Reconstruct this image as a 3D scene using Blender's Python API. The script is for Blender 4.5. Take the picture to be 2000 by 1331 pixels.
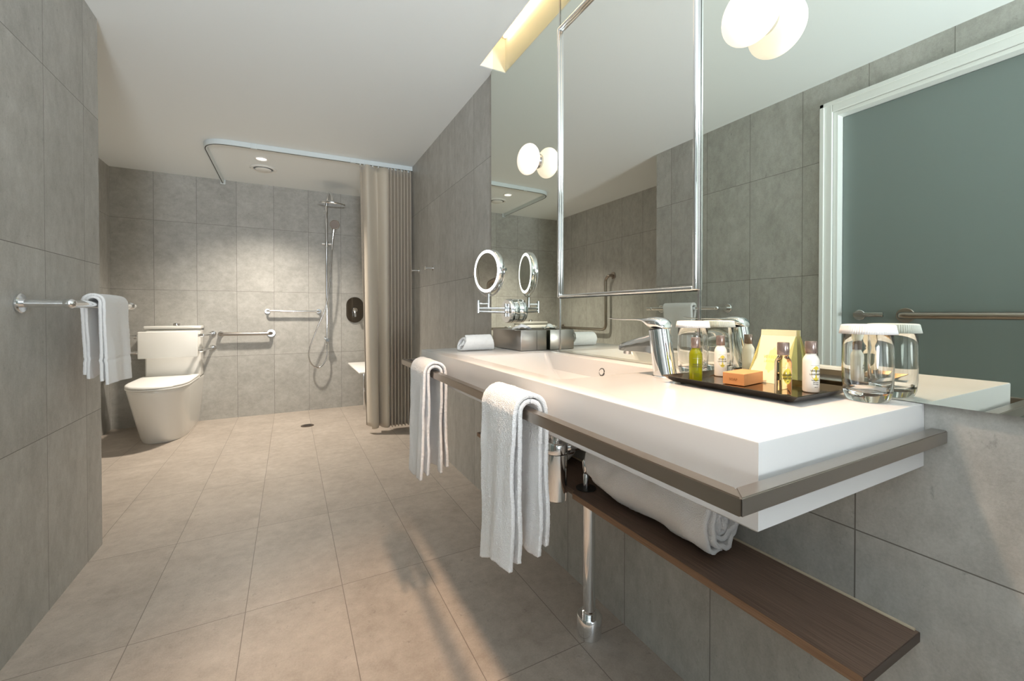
import bpy, bmesh, math, random
from mathutils import Vector, Matrix, noise
random.seed(7)
for o in list(bpy.data.objects): bpy.data.objects.remove(o)
SC = bpy.context.scene
COL = SC.collection
PI = math.pi

# ------------------------------------------------------------------ camera
cam_d = bpy.data.cameras.new('camera'); cam = bpy.data.objects.new('camera', cam_d); COL.objects.link(cam)
cam_d.sensor_width = 36; cam_d.lens = 822.88/2000*36
cam_d.shift_y = -(665.5-619.46)/2000
cam_d.clip_start = 0.02
CH = 0.9698
YAW = math.radians(27.853); PIT = math.radians(0.559)
cam.location = (0, 0, CH)
cam.rotation_euler = (math.radians(90)-PIT, math.radians(0.049), -YAW)
SC.camera = cam

# ------------------------------------------------------------------ world, light, exposure
w = bpy.data.worlds.new('world'); SC.world = w; w.use_nodes = True
w.node_tree.nodes['Background'].inputs[0].default_value = (0.75, 0.88, 1, 1)
w.node_tree.nodes['Background'].inputs[1].default_value = 0.6
SC.view_settings.view_transform = 'Standard'; SC.view_settings.look = 'None'
SC.view_settings.gamma = 1; SC.view_settings.use_curve_mapping = False
SC.view_settings.exposure = 0.16
SC.cycles.max_bounces = 14; SC.cycles.diffuse_bounces = 6; SC.cycles.glossy_bounces = 8
SC.cycles.transmission_bounces = 12; SC.cycles.sample_clamp_indirect = 6

def light(name, kind, loc, energy, color, rot=(0, 0, 0), **kw):
    d = bpy.data.lights.new(name, kind); d.energy = energy; d.color = color
    for k, v in kw.items(): setattr(d, k, v)
    o = bpy.data.objects.new(name, d); COL.objects.link(o); o.location = loc; o.rotation_euler = rot
    return o
# daylight entering through the window wall behind the photographer
light('window_daylight', 'AREA', (0.0, -4.0, 1.15), 12, (0.88, 0.95, 1.0), (math.radians(90), 0, 0), shape='RECTANGLE', size=1.4, size_y=1.9)
# added unseen ceiling fill behind the photographer, then the shower and vanity downlights
light('added_ceiling_fill', 'AREA', (-.1, -1.9, .90), 42, (.87, .94, 1.0), (math.radians(180-52), 0, 0), shape='DISK', size=.6, spread=math.radians(96))
light('shower_downlight_lamp', 'SPOT', (-0.188, 3.868, 2.165), 200, (1.0, 0.89, 0.76), spot_size=math.radians(125), spot_blend=1.0, shadow_soft_size=0.06)
light('vanity_downlight_lamp', 'SPOT', (0.42, 0.74, 2.165), 122, (1.0, 0.68, 0.44), spot_size=math.radians(66), spot_blend=0.75, shadow_soft_size=0.05)

# ------------------------------------------------------------------ dims
WALL = 0.915; MIR = 0.905; HC = 2.188; YB = 4.6515; XL = -0.698; YL = 2.3557; XR = -1.314
CX, CZ, CT, CY0, CY1 = 0.472, 0.822, 0.105, 0.292, 1.678

# ------------------------------------------------------------------ materials
def S(c):  # sRGB 0-255 -> linear
    return tuple(((x/255)/12.92 if x/255 <= .04045 else ((x/255+.055)/1.055)**2.4) for x in c)+(1,)
def mat(name, color, rough=.5, metal=0, **kw):
    m = bpy.data.materials.new(name); m.use_nodes = True; b = m.node_tree.nodes['Principled BSDF']
    b.inputs['Base Color'].default_value = color if len(color) == 4 else tuple(color)+(1,)
    b.inputs['Roughness'].default_value = rough; b.inputs['Metallic'].default_value = metal
    for k, v in kw.items(): b.inputs[k].default_value = v
    return m
def N(m, t, **kw):
    n = m.node_tree.nodes.new(t)
    for k, v in kw.items(): setattr(n, k, v)
    return n
def bump(m, scale, strength, dist=.002, detail=4, coords='Object', stretch=None):
    nt = m.node_tree; tc = N(m, 'ShaderNodeTexCoord'); no = N(m, 'ShaderNodeTexNoise'); bp = N(m, 'ShaderNodeBump')
    no.inputs['Scale'].default_value = scale; no.inputs['Detail'].default_value = detail
    bp.inputs['Strength'].default_value = strength; bp.inputs['Distance'].default_value = dist
    if stretch:
        mp = N(m, 'ShaderNodeMapping'); mp.inputs['Scale'].default_value = stretch
        nt.links.new(tc.outputs[coords], mp.inputs[0]); nt.links.new(mp.outputs[0], no.inputs[0])
    else: nt.links.new(tc.outputs[coords], no.inputs[0])
    nt.links.new(no.outputs[0], bp.inputs['Height']); nt.links.new(bp.outputs[0], nt.nodes['Principled BSDF'].inputs['Normal'])
    return no

def tile_mat(name, base, dark, grout, ax1, off1, s1, ax2, off2, s2, rough=.45, streak=None):
    """large stone-look tiles, joints laid out in room metres"""
    m = bpy.data.materials.new(name); m.use_nodes = True; nt = m.node_tree; L = nt.links.new
    b = nt.nodes['Principled BSDF']; b.inputs['Roughness'].default_value = rough
    g = N(m, 'ShaderNodeNewGeometry'); sp = N(m, 'ShaderNodeSeparateXYZ'); L(g.outputs['Position'], sp.inputs[0])
    def M(op, a, c=None, d=None):
        n = N(m, 'ShaderNodeMath', operation=op)
        for i, v in enumerate((a, c, d)):
            if v is None: continue
            if isinstance(v, (int, float)): n.inputs[i].default_value = v
            else: L(v, n.inputs[i])
        return n.outputs[0]
    cells = []; lines = []
    for ax, off, s in ((ax1, off1, s1), (ax2, off2, s2)):
        t = M('DIVIDE', M('SUBTRACT', sp.outputs[ax], off), s)
        cells.append(M('FLOOR', t)); fr = M('FRACT', t)
        dd = M('SUBTRACT', .5, M('ABSOLUTE', M('SUBTRACT', fr, .5)))     # 0 at joint
        lines.append(M('LESS_THAN', dd, .0011/s))
    line = M('MAXIMUM', lines[0], lines[1])
    cv = N(m, 'ShaderNodeCombineXYZ'); L(cells[0], cv.inputs[0]); L(cells[1], cv.inputs[1])
    wn = N(m, 'ShaderNodeTexWhiteNoise', noise_dimensions='3D'); L(cv.outputs[0], wn.inputs[0])
    # offset noise space by tile
    va = N(m, 'ShaderNodeVectorMath', operation='MULTIPLY_ADD'); L(wn.outputs[1], va.inputs[0]); va.inputs[1].default_value = (7, 7, 7); L(g.outputs['Position'], va.inputs[2])
    mp = N(m, 'ShaderNodeMapping'); mp.inputs['Scale'].default_value = streak or (1, 1, 1); L(va.outputs[0], mp.inputs[0])
    def noi(scale, detail, rgh, src):
        n = N(m, 'ShaderNodeTexNoise'); n.inputs['Scale'].default_value = scale; n.inputs['Detail'].default_value = detail; n.inputs['Roughness'].default_value = rgh
        L(src, n.inputs[0]); return n.outputs[0]
    def ramp(v, a, c):
        r = N(m, 'ShaderNodeMapRange'); r.inputs[1].default_value = a; r.inputs[2].default_value = c; L(v, r.inputs[0]); return r.outputs[0]
    cloud = ramp(noi(5, 6, .62, mp.outputs[0]), .3, .72)
    mid = ramp(noi(22, 6, .7, mp.outputs[0]), .35, .75)
    fine = ramp(noi(190, 4, .75, g.outputs['Position']), .3, .75)
    spk = ramp(noi(38, 5, .75, mp.outputs[0]), .62, .74)
    f = M('ADD', M('MULTIPLY', cloud, .34), M('ADD', M('MULTIPLY', mid, .38), M('MULTIPLY', fine, .28)))
    mx = N(m, 'ShaderNodeMix', data_type='RGBA'); L(f, mx.inputs[0]); mx.inputs[6].default_value = dark; mx.inputs[7].default_value = base
    m2 = N(m, 'ShaderNodeMix', data_type='RGBA'); L(M('MULTIPLY', spk, .6), m2.inputs[0]); L(mx.outputs[2], m2.inputs[6]); m2.inputs[7].default_value = tuple(x*.55 for x in dark[:3])+(1,)
    hs = N(m, 'ShaderNodeHueSaturation'); L(m2.outputs[2], hs.inputs['Color']); L(M('MULTIPLY_ADD', wn.outputs[0], .07, .965), hs.inputs['Value'])
    m3 = N(m, 'ShaderNodeMix', data_type='RGBA'); L(line, m3.inputs[0]); L(hs.outputs[0], m3.inputs[6]); m3.inputs[7].default_value = grout
    L(m3.outputs[2], b.inputs['Base Color'])
    bp = N(m, 'ShaderNodeBump'); bp.inputs['Strength'].default_value = .25; bp.inputs['Distance'].default_value = .002
    L(M('SUBTRACT', f, M('MULTIPLY', line, 1.2)), bp.inputs['Height']); L(bp.outputs[0], b.inputs['Normal'])
    return m
TB, TD, TG = S((206, 205, 200)), S((152, 150, 144)), S((108, 104, 98))
M_wy = tile_mat('tile_wall_long', TB, TD, TG, 1, .086, .3, 2, .572, .6, streak=(1, 1.25, .7))     # walls along y (right)
M_wyl = tile_mat('tile_wall_left', TB, TD, TG, 1, .113, .3, 2, .572, .6, streak=(1, 1.25, .7))
M_wx = tile_mat('tile_wall_back', TB, TD, TG, 0, -.129, .3, 2, .572, .6, streak=(1.0, 1, 1.2))
M_fl = tile_mat('tile_floor', S((202, 192, 181)), S((152, 141, 130)), S((122, 113, 104)), 0, -.131, .2925, 1, 1.602, .612, rough=.4, streak=(1, 1, 1))
M_ceil = mat('ceiling_paint', S((240, 245, 246)), .7); bump(M_ceil, 120, .02)
M_slotp = mat('slot_paint', S((240, 236, 228)), .6); bump(M_slotp, 120, .02)
M_chrome = mat('chrome', (.86, .87, .88), .07, 1); bump(M_chrome, 8, .02)
M_chrome2 = mat('satin_chrome', (.62, .61, .60), .18, 1)
M_steel = mat('brushed_steel', S((168, 158, 148)), .3, 1); bump(M_steel, 300, .12, .0006, 2, 'Object', (1, .03, 1))
M_steel2 = mat('brushed_steel_cross', S((168, 162, 156)), .3, 1); bump(M_steel2, 300, .12, .0006, 2, 'Object', (.03, 1, 1))
M_dark = mat('dark_gap', (.015, .015, .015), .5)
M_solid = mat('solid_surface', S((208, 207, 206)), .22); bump(M_solid, 200, .01)
M_cer = mat('ceramic', S((232, 231, 226)), .1, **{'Coat Weight': .4}); bump(M_cer, 3, .01)
M_plast = mat('white_plastic', S((236, 236, 232)), .4); bump(M_plast, 150, .02)
M_frame = mat('white_frame_paint', S((236, 238, 236)), .35); bump(M_frame, 60, .03)
M_mir = mat('mirror_silver', (.78, .82, .75), .0, 1)
M_mir2 = mat('mirror_silver_clear', (.84, .85, .81), .0, 1)
M_medge = mat('mirror_edge', (.02, .06, .05), .2)
M_door = mat('frosted_door_glass', S((122, 133, 131)), .38, **{'Coat Weight': .3, 'Coat Roughness': .35}); bump(M_door, 4, .02)
M_curt = mat('curtain_fabric', S((204, 193, 176)), .55, **{'Sheen Weight': .3}); bump(M_curt, 500, .15, .0006)
M_track = mat('track_white', S((222, 230, 232)), .35); bump(M_track, 80, .02)
M_paper = mat('lid_paper', S((246, 244, 243)), .7); bump(M_paper, 300, .05)
M_tray = mat('tray_bronze', S((120, 100, 78)), .12, 1); bump(M_tray, 12, .03)

def wood(name, c1, c2, rough=.45):
    m = mat(name, c1, rough); nt = m.node_tree; L = nt.links.new
    tc = N(m, 'ShaderNodeTexCoord'); mp = N(m, 'ShaderNodeMapping'); mp.inputs['Scale'].default_value = (1, .02, 1)
    L(tc.outputs['Object'], mp.inputs[0])
    no = N(m, 'ShaderNodeTexNoise'); no.inputs['Scale'].default_value = 420; no.inputs['Detail'].default_value = 5; no.inputs['Roughness'].default_value = .7; L(mp.outputs[0], no.inputs[0])
    r = N(m, 'ShaderNodeMapRange'); r.inputs[1].default_value = .3; r.inputs[2].default_value = .72; L(no.outputs[0], r.inputs[0])
    mx = N(m, 'ShaderNodeMix', data_type='RGBA'); L(r.outputs[0], mx.inputs[0]); mx.inputs[6].default_value = c1; mx.inputs[7].default_value = c2
    L(mx.outputs[2], nt.nodes['Principled BSDF'].inputs['Base Color'])
    bp = N(m, 'ShaderNodeBump'); bp.inputs['Strength'].default_value = .2; bp.inputs['Distance'].default_value = .001; L(r.outputs[0], bp.inputs['Height']); L(bp.outputs[0], nt.nodes['Principled BSDF'].inputs['Normal'])
    return m
M_wood = wood('shelf_laminate', S((84, 66, 54)), S((132, 110, 96)))
M_woodedge = wood('shelf_edge_laminate', S((120, 90, 66)), S((156, 122, 94)))

def towel_mat(name, col, loop=520, strength=.55):
    m = mat(name, col, .95, 0, **{'Sheen Weight': .5, 'Sheen Roughness': .6}); nt = m.node_tree; L = nt.links.new
    tc = N(m, 'ShaderNodeTexCoord'); no = N(m, 'ShaderNodeTexVoronoi'); no.inputs['Scale'].default_value = loop
    L(tc.outputs['Object'], no.inputs['Vector']); n2 = N(m, 'ShaderNodeTexNoise'); n2.inputs['Scale'].default_value = 130; n2.inputs['Detail'].default_value = 4; L(tc.outputs['Object'], n2.inputs[0])
    ad = N(m, 'ShaderNodeMath', operation='ADD'); L(no.outputs['Distance'], ad.inputs[0]); L(n2.outputs[0], ad.inputs[1])
    bp = N(m, 'ShaderNodeBump'); bp.inputs['Strength'].default_value = strength; bp.inputs['Distance'].default_value = .003; L(ad.outputs[0], bp.inputs['Height']); L(bp.outputs[0], nt.nodes['Principled BSDF'].inputs['Normal'])
    return m
M_towel = towel_mat('white_terry', S((243, 241, 240)))
M_towel2 = towel_mat('white_fine_terry', S((240, 239, 238)), 900, .3)

def emis(name, col, st, base=(.9, .9, .9, 1)):
    m = mat(name, base, .35); b = m.node_tree.nodes['Principled BSDF']
    b.inputs['Emission Color'].default_value = col; b.inputs['Emission Strength'].default_value = st; return m
M_globe = emis('opal_glass_lit', (1.0, .80, .62, 1), .74)
M_ring = emis('led_ring', (1, 1, 1, 1), 1.6)
M_led = emis('led_strip', (1, .72, .45, 1), 9)
M_lens = emis('downlight_lens', (1, .93, .85, 1), 2.5)

def glass(name, col=(1, 1, 1, 1), ior=1.45, rough=0):
    m = mat(name, col, rough); b = m.node_tree.nodes['Principled BSDF']
    b.inputs['Transmission Weight'].default_value = 1; b.inputs['IOR'].default_value = ior; return m
M_glass = glass('tumbler_glass')
M_green = mat('green_gel', S((166, 168, 20)), .12, **{'Transmission Weight': .55, 'IOR': 1.4})
M_clear = glass('clear_gel', S((246, 236, 214)), 1.4)
M_cream = mat('cream_lotion', S((240, 236, 226)), .3); bump(M_cream, 50, .01)
M_cap = mat('bottle_cap', S((150, 132, 124)), .22, .55); bump(M_cap, 50, .01)
M_soap = mat('kraft_soap_box', S((214, 150, 96)), .6); bump(M_soap, 200, .08)
M_bag = mat('gift_bag_paper', S((238, 228, 190)), .6); bump(M_bag, 160, .06)
M_bags = mat('gift_bag_side', S((196, 190, 118)), .6); bump(M_bags, 160, .06)
M_ink = mat('label_ink', S((50, 46, 38)), .6); M_inkg = mat('label_ink_grey', S((150, 146, 136)), .6)
M_inky = mat('label_ink_gold', S((206, 196, 90)), .6)
M_yel = mat('label_yellow', S((226, 206, 74)), .6); bump(M_yel, 50, .01)

# ------------------------------------------------------------------ mesh helpers
def finish(name, bm, m, parent=None, base=(0, 0, 0), smooth=False, mods=None, angle=40):
    b = Vector(base)
    for v in bm.verts: v.co -= b
    bmesh.ops.recalc_face_normals(bm, faces=bm.faces)
    me = bpy.data.meshes.new(name); bm.to_mesh(me); bm.free()
    for mm in (m if isinstance(m, (list, tuple)) else [m]): me.materials.append(mm)
    o = bpy.data.objects.new(name, me); COL.objects.link(o)
    if parent is None: o.location = b
    else: o.parent = parent
    if smooth:
        for p in me.polygons: p.use_smooth = True
        me.set_sharp_from_angle(angle=math.radians(angle))
    return o
def box(bm, x0, x1, y0, y1, z0, z1, bev=0, seg=2, mi=0):
    r = bmesh.ops.create_cube(bm, size=1); vs = r['verts']
    for v in vs:
        v.co = Vector(((x0+x1)/2+v.co.x*(x1-x0), (y0+y1)/2+v.co.y*(y1-y0), (z0+z1)/2+v.co.z*(z1-z0)))
    fs = {f for v in vs for f in v.link_faces}
    for f in fs: f.material_index = mi
    if bev:
        es = {e for v in vs for e in v.link_edges}
        bmesh.ops.bevel(bm, geom=list(es), offset=bev, segments=seg, profile=.5, affect='EDGES', material=-1)
    return bm
def B(*a, **k): return box(bmesh.new(), *a, **k)
def sweep(bm, pts, rads, n=16, caps=True, mi=0, squash=None, up=Vector((0, 0, 1))):
    """tube along points; rads: float/list or list of (a,b) ellipse"""
    pts = [Vector(p) for p in pts]; m = len(pts)
    if not isinstance(rads, (list, tuple)): rads = [rads]*m
    rings = []; prev = None
    for i, p in enumerate(pts):
        t = (pts[min(i+1, m-1)]-pts[max(i-1, 0)]).normalized()
        if prev is None:
            a = up.cross(t)
            if a.length < .05: a = Vector((1, 0, 0)).cross(t)
            a.normalize()
        else:
            a = (prev-t*prev.dot(t)).normalized()
        prev = a; c = t.cross(a).normalized(); r = rads[i]; ra, rb = (r, r) if not isinstance(r, (tuple, list)) else r
        rings.append([bm.verts.new(p+a*ra*math.cos(2*PI*k/n)+c*rb*math.sin(2*PI*k/n)) for k in range(n)])
    for i in range(m-1):
        for k in range(n):
            f = bm.faces.new((rings[i][k], rings[i][(k+1) % n], rings[i+1][(k+1) % n], rings[i+1][k])); f.material_index = mi
    if caps:
        for r in (rings[0][::-1], rings[-1]):
            f = bm.faces.new(r); f.material_index = mi
    return bm
def fillet(pts, r, n=8):
    pts = [Vector(p) for p in pts]; out = [pts[0]]
    for i in range(1, len(pts)-1):
        a, b, c = pts[i-1], pts[i], pts[i+1]; d1 = (a-b); d2 = (c-b)
        rr = min(r, d1.length*.49, d2.length*.49); p1 = b+d1.normalized()*rr; p2 = b+d2.normalized()*rr
        for k in range(n+1):
            t = k/n; out.append(p1*(1-t)**2+b*2*t*(1-t)+p2*t*t)
    out.append(pts[-1]); return out
def T(pts, r, n=16, **k): return sweep(bmesh.new(), pts, r, n, **k)
def cyl(bm, p0, p1, r0, r1=None, n=32, mi=0, bev=0):
    p0, p1 = Vector(p0), Vector(p1); r1 = r0 if r1 is None else r1
    if bev:
        d = (p1-p0).normalized()
        return sweep(bm, [p0, p0+d*1e-5, p0+d*bev, p1-d*bev, p1-d*1e-5, p1], [max(r0-bev, 1e-4)]*2+[r0, r1]+[max(r1-bev, 1e-4)]*2, n, mi=mi)
    return sweep(bm, [p0, p1], [r0, r1], n, mi=mi)
def C(*a, **k): return cyl(bmesh.new(), *a, **k)
def lathe(bm, prof, center=(0, 0, 0), axis=(0, 0, 1), n=40, mi=0, closed=False):
    """prof: list of (r, h)"""
    ax = Vector(axis).normalized(); q = Vector((0, 0, 1)).rotation_difference(ax); c = Vector(center); rings = []
    for r, h in prof:
        if r < 1e-6: rings.append([bm.verts.new(c+q @ Vector((0, 0, h)))])
        else: rings.append([bm.verts.new(c+q @ Vector((r*math.cos(2*PI*k/n), r*math.sin(2*PI*k/n), h))) for k in range(n)])
    prs = list(zip(rings, rings[1:]))
    if closed: prs.append((rings[-1], rings[0]))
    for a, b in prs:
        for k in range(n):
            vs = [a[k % len(a)], a[(k+1) % len(a)], b[(k+1) % len(b)], b[k % len(b)]]
            u = []
            for v in vs:
                if v not in u: u.append(v)
            if len(u) > 2:
                try: f = bm.faces.new(u); f.material_index = mi
                except ValueError: pass
    return bm
def LT(*a, **k): return lathe(bmesh.new(), *a, **k)
def prism(bm, poly, z0, z1, mi=0, frame=None):
    """extrude 2-D polygon; frame(u,v,w)->xyz"""
    fr = frame or (lambda u, v, w_: (u, v, w_))
    a = [bm.verts.new(fr(x, y, z0)) for x, y in poly]; b = [bm.verts.new(fr(x, y, z1)) for x, y in poly]; n = len(poly)
    for k in range(n):
        f = bm.faces.new((a[k], a[(k+1) % n], b[(k+1) % n], b[k])); f.material_index = mi
    f = bm.faces.new(a[::-1]); f.material_index = mi; f = bm.faces.new(b); f.material_index = mi
    return bm
def sheet(fn, nu, nv, bm=None):
    bm = bm or bmesh.new()
    g = [[bm.verts.new(fn(i/nu, j/nv)) for j in range(nv+1)] for i in range(nu+1)]
    for i in range(nu):
        for j in range(nv): bm.faces.new((g[i][j], g[i+1][j], g[i+1][j+1], g[i][j+1]))
    return bm
def tagit(o, label, cat, group=None):
    o['label'] = label; o['category'] = cat
    if group: o['group'] = group
    return o
def thing(name, base, label, cat, group=None):
    o = bpy.data.objects.new(name, None); COL.objects.link(o); o.location = base; o.empty_display_size = .05
    return tagit(o, label, cat, group)
def part(name, bm, m, root, smooth=True, label=None, parent=None, angle=40):
    o = finish(name, bm, m, parent or root, tuple(root.location), smooth, angle=angle)
    if label: o['label'] = label
    return o
def struct(name, bm, m, parent=None, smooth=False):
    o = finish(name, bm, m, parent, (0, 0, 0), smooth)
    o['kind'] = 'structure'
    return o
def text_bm(s, size, place, mi=0, bm=None, align='CENTER', bold=0):
    """letters as real geometry: place(u,v) -> xyz"""
    cu = bpy.data.curves.new('t', 'FONT'); cu.body = s; cu.size = size; cu.align_x = align; cu.resolution_u = 2; cu.offset = bold
    o = bpy.data.objects.new('t', cu); COL.objects.link(o)
    dg = bpy.context.evaluated_depsgraph_get(); me = o.evaluated_get(dg).to_mesh()
    bm = bm or bmesh.new(); vs = [bm.verts.new(place(v.co.x, v.co.y)) for v in me.vertices]
    for p in me.polygons:
        try: f = bm.faces.new([vs[i] for i in p.vertices]); f.material_index = mi
        except ValueError: pass
    o.evaluated_get(dg).to_mesh_clear()
    bpy.data.objects.remove(o); bpy.data.curves.remove(cu)
    return bm
def finish_flat(name, bm, m, parent, base):
    b = Vector(base)
    for v in bm.verts: v.co -= b
    me = bpy.data.meshes.new(name); bm.to_mesh(me); bm.free(); me.materials.append(m)
    o = bpy.data.objects.new(name, me); COL.objects.link(o); o.parent = parent; return o

# ------------------------------------------------------------------ the room
struct('floor', B(-1.6, 1.05, -4.2, 4.8, -.1, 0), M_fl)
SX = .833; SY = 1.918; ST = HC+.17
bm = B(-1.6, SX, -4.2, 4.8, HC, HC+.25); box(bm, SX, 1.05, SY, 4.8, HC, HC+.25)
struct('ceiling', bm, M_ceil)
bm = B(SX, 1.05, -4.2, SY, ST, ST+.08); struct('trim_1', bm, M_slotp)                                       # top of the light slot
bm = B(SX, SX+.003, -4.2, SY, HC+.001, ST); box(bm, SX+.003, WALL-.001, SY-.003, SY, HC+.001, ST); struct('trim_2', bm, M_slotp)
struct('wall_right', B(WALL, 1.05, -4.2, 4.8, 0, ST), M_wy)
struct('wall_back', B(-1.45, WALL, YB, 4.8, 0, HC), M_wx)
# left wall with the doorway
DY0, DY1, DZ = .17, 1.165, 2.01
bm = B(XL-.14, XL, DY1, YL, 0, HC); box(bm, XL-.14, XL, -4.2, DY0, 0, HC); box(bm, XL-.14, XL, DY0, DY1, DZ, HC)
struct('wall_left', bm, M_wyl)
struct('wall_left_return', B(-1.45, XL-.14, YL-.14, YL, 0, HC), M_wx)
struct('wall_shower_left', B(-1.45, XR, YL, YB, 0, HC), M_wyl)
bm = B(-.84, -.65, -4.2, -4.1, 0, HC); box(bm, .65, WALL, -4.2, -4.1, 0, HC); box(bm, -.65, .65, -4.2, -4.1, 2.12, HC); box(bm, -.65, .65, -4.2, -4.1, 0, .25)
struct('wall_near', bm, M_wx)
bm = B(-.65, -.60, -4.18, -4.09, .25, 2.12); box(bm, .60, .65, -4.18, -4.09, .25, 2.12); box(bm, -.60, .60, -4.18, -4.09, 2.07, 2.12); box(bm, -.60, .60, -4.18, -4.09, .25, .30)
struct('window_1', bm, M_frame)
# door: architrave, jamb, frosted pane, lever, bar
bm = bmesh.new()
for a, c, z0, z1 in ((DY1, DY1+.055, 0, DZ+.055), (DY0-.055, DY0, 0, DZ+.055), (DY0, DY1, DZ, DZ+.055)):
    box(bm, XL, XL+.014, a, c, z0, z1, .003)
    if z0 == 0: box(bm, XL+.014, XL+.022, a+(.035 if a > 1 else .0), c-(.0 if a > 1 else .035), z0, z1, .002)
box(bm, XL+.014, XL+.022, DY0-.055, DY1+.055, DZ+.035, DZ+.055, .002)
door = struct('door_1', bm, M_frame)
bm = bmesh.new()
box(bm, XL-.12, XL, DY1-.02, DY1-.001, 0, DZ); box(bm, XL-.12, XL, DY0+.001, DY0+.02, 0, DZ); box(bm, XL-.12, XL, DY0+.02, DY1-.02, DZ-.02, DZ-.001)
struct('door_jamb', bm, M_frame, door)
struct('door_pane', B(XL-.062, XL-.05, DY0+.022, DY1-.022, .008, DZ-.022, .002), M_door, door)
bm = C((XL-.05, 1.065, .957), (XL-.04, 1.065, .957), .026, bev=.002); cyl(bm, (XL-.045, 1.065, .957), (XL-.005, 1.065, .957), .009)
box(bm, XL-.018, XL-.002, .955, 1.075, .948, .970, .003)
struct('door_handle', bm, M_chrome2, door, True)
bm = T(fillet([(XL-.05, .885, .956), (XL+.02, .885, .956), (XL+.02, .30, .956), (XL-.05, .30, .956)], .035), .016)
for y in (.885, .30): cyl(bm, (XL-.05, y, .956), (XL-.043, y, .956), .035, bev=.002)
struct('door_grab_rail', bm, M_steel, door, True)

# ------------------------------------------------------------------ ceiling fittings
t = thing('slot_light_strip', (SX+.02, -1.6, ST), 'warm glowing strip light recessed in the ceiling slot above the mirror', 'light')
part('light_strip', B(SX+.012, SX+.026, -1.6, SY-.03, ST-.016, ST-.006, .002), M_led, t)
part('strip_channel', B(SX+.008, SX+.03, -1.62, SY-.02, ST-.006, ST), M_slotp, t, False)
def downlight(x, y, label):
    t = thing('ceiling_downlight', (x, y, HC), label, 'ceiling light')
    part('trim_ring', LT([(.036, -.001), (.040, -.007), (.048, -.005), (.050, 0), (.034, 0)], (x, y, HC), closed=True), M_plast, t)
    part('lens', LT([(0, -.0015), (.035, -.0015), (.035, 0), (0, 0)], (x, y, HC)), M_lens, t)
downlight(-.188, 3.868, 'small round lit downlight in the ceiling inside the shower curtain track')
t = thing('ceiling_vent', (-.187, 4.12, HC), 'round white exhaust vent on the shower ceiling', 'vent')
part('outer_ring', LT([(.075, 0), (.096, 0), (.098, -.006), (.088, -.014), (.075, -.010)], (-.187, 4.12, HC), n=56, closed=True), M_plast, t)
part('disc', LT([(0, -.020), (.052, -.020), (.060, -.014), (.060, -.010), (0, -.010)], (-.187, 4.12, HC), n=48), M_plast, t)
part('duct', LT([(0, -.001), (.075, -.001), (.075, 0), (0, 0)], (-.187, 4.12, HC)), mat('vent_inside', S((120, 124, 124)), .6), t)
# curtain track
t = thing('curtain_track', (0, 3.53, HC), 'white L-shaped shower curtain track on the ceiling', 'curtain rail')
pth = fillet([(WALL-.001, 3.515, HC-.02), (-.53, 3.575, HC-.02), (-.53, YB-.001, HC-.02)], .17, 14)
def ribbon(pth, wd, z0, z1):
    bm = bmesh.new(); L = []
    for i, p in enumerate(pth):
        t_ = (pth[min(i+1, len(pth)-1)]-pth[max(i-1, 0)]); t_.z = 0; t_.normalize(); s = Vector((-t_.y, t_.x, 0))*wd
        L.append([bm.verts.new((p.x+s.x*a, p.y+s.y*a, z)) for a, z in ((-1, z0), (1, z0), (1, z1), (-1, z1))])
    for a, b in zip(L, L[1:]):
        for k in range(4): bm.faces.new((a[k], a[(k+1) % 4], b[(k+1) % 4], b[k]))
    bm.faces.new(L[0][::-1]); bm.faces.new(L[-1]); return bm
part('rail_profile', ribbon(pth, .011, HC-.034, HC), M_track, t)
part('rail_slot', ribbon(pth, .003, HC-.0352, HC-.0342), M_dark, t)
for p in ((.45, 3.534), (-.22, 3.5625)):
    part('joiner', B(p[0]-.02, p[0]+.02, p[1]-.0145, p[1]+.0145, HC-.036, HC, .002), M_track, t)
part('end_bracket', B(-.55, -.51, YB-.015, YB-.001, HC-.04, HC, .003), M_track, t)
# curtain: wide soft folds then tight pleats
def curtain_xy(s, z):
    # s in 0..1
    zz = (HC-.04-z)/2.1
    if s < .34:
        q = s/.34; x = .488+.225*q+.045*zz*(1-q); amp = .035+.015*zz
        y = 3.52+amp*math.sin(q*PI*2*1.9+.5)+.012*math.sin(q*17+zz*2.2)-.05*zz*(1-q)*.4
        x += .012*math.sin(q*PI*2*1.9+1.3+.8*zz)
    else:
        q = (s-.34)/.66; x = .713+.184*q; n = 7
        y = 3.52+(.052+.01*zz)*math.sin(q*PI*2*n+.5+1.9*2*PI)*min(1, .5+q*5)+.004*math.sin(zz*5+q*9)
        x += .007*math.sin(q*PI*4*n)
    return x, y
def curt(u, v):
    z = HC-.047-v*2.095; x, y = curtain_xy(u, z); return (x, y, z+(.02 if u < .1 and v == 1 else 0))
bm = sheet(curt, 520, 40)
t = thing('shower_curtain', (.7, 3.52, HC-.04), 'taupe grey shower curtain drawn back in pleats against the right wall', 'curtain')
o = part('curtain_fabric', bm, M_curt, t, True, angle=180)
md = o.modifiers.new('s', 'SOLIDIFY'); md.thickness = .0015
bm = sheet(lambda u, v: (lambda x, y: (x, y-.0016, HC-.045-.03*v))(*curtain_xy(u, HC-.05)), 520, 1)
for k in range(14):
    s = k/13*.985+.005; x, y = curtain_xy(s, HC); 
    bm2 = B(x-.004, x+.004, 3.52-.004, 3.52+.004, HC-.0470, HC-.0362, .001)
    for v in bm2.verts: v.co.y += 0
    part('glider', bm2, M_track, t)
bm.free()

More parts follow.
